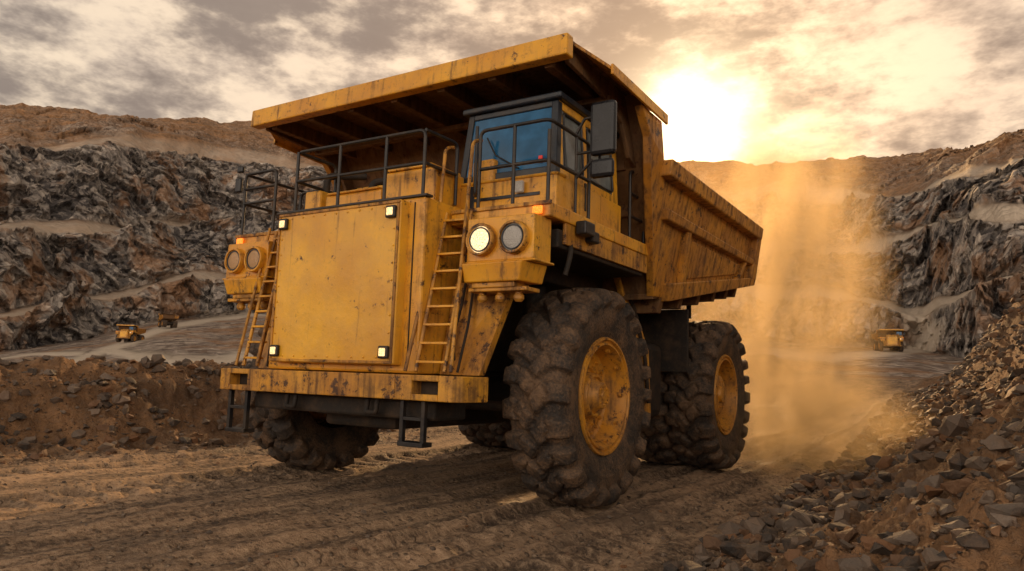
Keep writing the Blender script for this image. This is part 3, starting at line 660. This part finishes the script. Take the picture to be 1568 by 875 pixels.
# ---------------------------------------------------------------- rocks
def rock_shapes(n):
    out=[]
    for _ in range(n):
        bm=bmesh.new(); q=rng.normal(size=(15,3)); q/=np.linalg.norm(q,axis=1)[:,None]; q*=rng.uniform(.7,1,size=(15,1)); q*=np.array([1,rng.uniform(.5,.95),rng.uniform(.35,.7)])
        for v in q: bm.verts.new(v)
        bmesh.ops.convex_hull(bm,input=bm.verts[:])
        bmesh.ops.triangulate(bm,faces=bm.faces[:]); bm.verts.ensure_lookup_table()
        loose=[v for v in bm.verts if not v.link_faces]; bmesh.ops.delete(bm,geom=loose,context='VERTS')
        bm.verts.index_update(); out.append((np.array([v.co[:] for v in bm.verts]),np.array([[v.index for v in f.verts] for f in bm.faces]))); bm.free()
    return out
SH=rock_shapes(24)
def scatter(name,xp,D,size,mat,sink=.25):
    h,t,s=near_h(xp,D); z,_=near_disp(xp,D,h,t,s)
    V=[];Fc=[];Cc=[];n=0
    for a in range(len(xp)):
        v,f=SH[rng.integers(len(SH))]
        e=rng.uniform(0,2*math.pi); tl=rng.normal()*.4; c,s_=math.cos(e),math.sin(e); ct,st=math.cos(tl),math.sin(tl)
        M=np.array([[c,-s_,0],[s_,c,0],[0,0,1]])@np.array([[1,0,0],[0,ct,-st],[0,st,ct]])
        q=(v*size[a])@M.T
        q=q+np.array([CX+xp[a]*RH[0]+D[a]*FH[0],CY+xp[a]*RH[1]+D[a]*FH[1],z[a]+size[a]*sink])
        V.append(q);Fc.append(f+n);n+=len(v); Cc.append(np.tile(rng.uniform(0,1,4),(len(v),1)))
    me=np_mesh(name,np.concatenate(V),np.concatenate(Fc),mat,False,np.concatenate(Cc))
    o=bpy.data.objects.new(name,me); COL.objects.link(o); return o
def mat_rock():
    m,N,b,co,out=newmat("rubble_rock")
    at=N.n('ShaderNodeAttribute'); at.attribute_name="zone"; sp=N.n('ShaderNodeSeparateColor'); N.l(at.outputs['Color'],sp.inputs[0])
    n=N.noise(co,7,4,.7)
    c=N.mix(sp.outputs[0],(.035,.031,.029),(.18,.14,.11)); c=N.mix(N.ramp(sp.outputs[1],.7,.98),c,(.19,.095,.045))
    c=N.mix(N.ramp(n,.4,.7),c,N.mix(.5,c,(.18,.11,.065)))
    N.l(c,b.inputs['Base Color']); b.inputs['Roughness'].default_value=.72; b.inputs['Specular IOR Level'].default_value=.35
    N.l(N.bump(n,.04,.9),b.inputs['Normal'])
    return m
M_rock=mat_rock()
def szs(n,a,b,p=2.6): return a*(b/a)**(rng.uniform(0,1,n)**p)
n=17000; D=4+ (rng.uniform(0,1,n)**1.6)*34; s=rng.uniform(-.35,1,n)*1.0; s=np.where(s>0,s*5.0,s*2.4)
xr=.59*D-1.31+s/.861; sz=szs(n,.012,.16,2.0)*(1+.025*D)
scatter("rubble_pile",xr,D,sz,M_rock)
n=6500; D=9+(rng.uniform(0,1,n)**1.3)*22; t=rng.uniform(-.6,3.0,n); xl=.65*D-15.4-t/.838
scatter("berm_rubble",xl,D,szs(n,.015,.20,2.2),M_rock)
n=9000; D=4.5+(rng.uniform(0,1,n)**1.6)*22; w=rng.uniform(0,1,n); w=np.where(rng.uniform(0,1,n)<.5,w**2.2*.5,1-w**2.2*.5); xg=(.65*D-15.4)*(1-w)+(.59*D-1.31)*w
scatter("gravel",xg,D,szs(n,.006,.045),M_rock,.2)
scatter("boulders",np.array([5.2,4.6,6.6,3.9,8.6,7.2,9.7,5.9]),np.array([8.6,6.6,9.6,6.4,13.,10.8,14.5,7.6]),np.array([.28,.2,.34,.17,.36,.22,.34,.24]),M_rock,.3)

# ---------------------------------------------------------------- distant haul trucks
def terrain_z(th,v):
    i=int(np.argmin(np.abs(theta-th))); j=NR+int(np.argmin(np.abs(V_-v))); return co[i,j]
kids=[c for c in truck.children]
def copy_truck(px,v,rot,sc=1.0):
    p=terrain_z(math.atan((px-784)/FPX),v)
    e=bpy.data.objects.new("haul_truck",None); COL.objects.link(e)
    for c in kids:
        o=bpy.data.objects.new(c.name.split('.')[0],c.data); COL.objects.link(o); o.parent=e; o.location=c.location; o.rotation_euler=c.rotation_euler
    e.location=(float(p[0]),float(p[1]),float(p[2])+.05); e.rotation_euler=(0,0,rot); e.scale=(sc,)*3
copy_truck(198,1.50,.6,.45); copy_truck(257,1.72,-1.9,.45); copy_truck(1367,1.7,.3,.6)

# ---------------------------------------------------------------- dust
def mat_dust(name,dens,hom=False,col=(1,.76,.45)):
    m=bpy.data.materials.new(name); m.use_nodes=True; nt=m.node_tree; nt.nodes.clear(); N=NT(nt)
    out=N.n('ShaderNodeOutputMaterial')
    vs=N.n('ShaderNodeVolumePrincipled'); N.l(vs.outputs[0],out.inputs['Volume'])
    vs.inputs['Color'].default_value=(*col,1); vs.inputs['Anisotropy'].default_value=.5
    vs.inputs['Density'].default_value=dens; vs.inputs['Density Attribute'].default_value=""
    if hom: return m
    co=N.n('ShaderNodeTexCoord').outputs['Object']
    ln=N.vmath('LENGTH',co).outputs['Value']
    fall=N.ramp(ln,1.0,.3)
    nz=N.noise(N.mapping(co,(1.7,2.3,1.1),(0,0,0),(0,.5,0)),2.1,4,.6)
    d=N.math('MULTIPLY',N.ramp(nz,.41,.60),fall)
    N.l(N.math('MULTIPLY',d,dens),vs.inputs['Density'])
    try: m.cycles.volume_step_rate=4.0
    except Exception: pass
    return m
def dust(name,loc,scale,dens,hom=False,tilt=0):
    bm=bmesh.new(); bmesh.ops.create_icosphere(bm,subdivisions=4,radius=1)
    me=bpy.data.meshes.new(name); bm.to_mesh(me); bm.free(); me.materials.append(mat_dust(name,dens,hom,(1,.68,.33) if hom else (1,.75,.42)))
    o=bpy.data.objects.new(name,me); COL.objects.link(o); o.location=loc; o.scale=scale; o.rotation_euler=(0,tilt,0); return o
dust("dust_cloud",(2.5,10.3,3.5),(2.8,4.2,5.6),.72,False,.12)
dust("dust_cloud",(3.8,7.6,.7),(2.3,4.4,1.5),.6)
def wp(xp,D,z): return (CX+xp*RH[0]+D*FH[0],CY+xp*RH[1]+D*FH[1],z)
dust("dust_haze",wp(16,80,10),(21,30,22),.0060,True)

# ---------------------------------------------------------------- sky
w=bpy.data.worlds.new("World"); scene.world=w; w.use_nodes=True; nt=w.node_tree; nt.nodes.clear(); N=NT(nt)
out=N.n('ShaderNodeOutputWorld'); gen=N.n('ShaderNodeTexCoord').outputs['Generated']
dirn=N.vmath('NORMALIZE',gen).outputs[0]
sky=N.n('ShaderNodeTexSky'); sky.sky_type='NISHITA'; sky.sun_disc=False; sky.sun_elevation=sun_el; sky.sun_rotation=sun_az; sky.dust_density=2; sky.air_density=1.2
q=N.mapping(dirn,(1,1,2.0),(0,0,0),(.05,0,0))
c1=N.noise(q,2.9,5,.58); c2=N.noise(N.mapping(q,(1,1,1.1),(3.1,1.7,.4)),9.5,5,.64)
cc=N.math('ADD',N.math('MULTIPLY',c1,.58),N.math('MULTIPLY',c2,.42))
dk=N.ramp(cc,.43,.57)
lightc=N.mix(N.ramp(c2,.35,.65),(1.0,.82,.62),(.68,.57,.47))
cloud=N.mix(dk,lightc,N.mix(c2,(.40,.33,.28),(.26,.215,.19)))
sdot=N.vmath('DOT_PRODUCT',dirn,tuple(SUN)).outputs['Value']
sd=N.math('MAXIMUM',sdot,0.0)
sepd=N.n('ShaderNodeSeparateXYZ'); N.l(dirn,sepd.inputs[0]); zz=N.math('MAXIMUM',sepd.outputs[2],0.0)
low=N.math('POWER',N.math('SUBTRACT',1.0,zz),2.2)
g1=N.math('POWER',sd,380.0); g2=N.math('POWER',sd,34.0); g3=N.math('POWER',sd,5.0)
def scl(col,f):
    nd=N.vmath('SCALE',col); N.setin(nd,3,f); return nd.outputs[0]
back_fill=N.math('MULTIPLY',N.math('MULTIPLY',N.math('MAXIMUM',N.math('MULTIPLY',sdot,-1.0),0.0),low),8.0)  # added glow in the low sky behind the camera, lights the truck's front
zen=N.math('SUBTRACT',.90,N.math('MULTIPLY',N.ramp(zz,.45,.8),.4))
cl=scl(cloud,N.math('ADD',zen,back_fill))
thin=N.math('SUBTRACT',1.0,N.math('MULTIPLY',dk,.55))
gl1=scl((1.0,.82,.50),N.math('MULTIPLY',g1,2.5)); gl2=scl((1.0,.55,.19),N.math('MULTIPLY',N.math('MULTIPLY',g2,.75),thin)); gl3=scl((.9,.42,.12),N.math('MULTIPLY',N.math('MULTIPLY',g3,.30),thin))
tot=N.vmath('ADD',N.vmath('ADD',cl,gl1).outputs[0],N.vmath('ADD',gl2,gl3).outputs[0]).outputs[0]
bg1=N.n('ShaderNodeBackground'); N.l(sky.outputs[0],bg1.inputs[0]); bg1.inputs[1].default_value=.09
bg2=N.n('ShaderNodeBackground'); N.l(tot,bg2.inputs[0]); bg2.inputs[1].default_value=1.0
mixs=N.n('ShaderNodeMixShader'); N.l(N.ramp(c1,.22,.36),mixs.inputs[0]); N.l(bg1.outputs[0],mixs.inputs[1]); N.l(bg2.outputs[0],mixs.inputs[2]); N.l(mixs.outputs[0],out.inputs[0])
sl=bpy.data.lights.new("sun",'SUN'); sl.energy=5; sl.angle=math.radians(.8); sl.color=(1,.60,.27)
so=bpy.data.objects.new("sun",sl); COL.objects.link(so); so.rotation_euler=SUN.to_track_quat('Z','Y').to_euler()
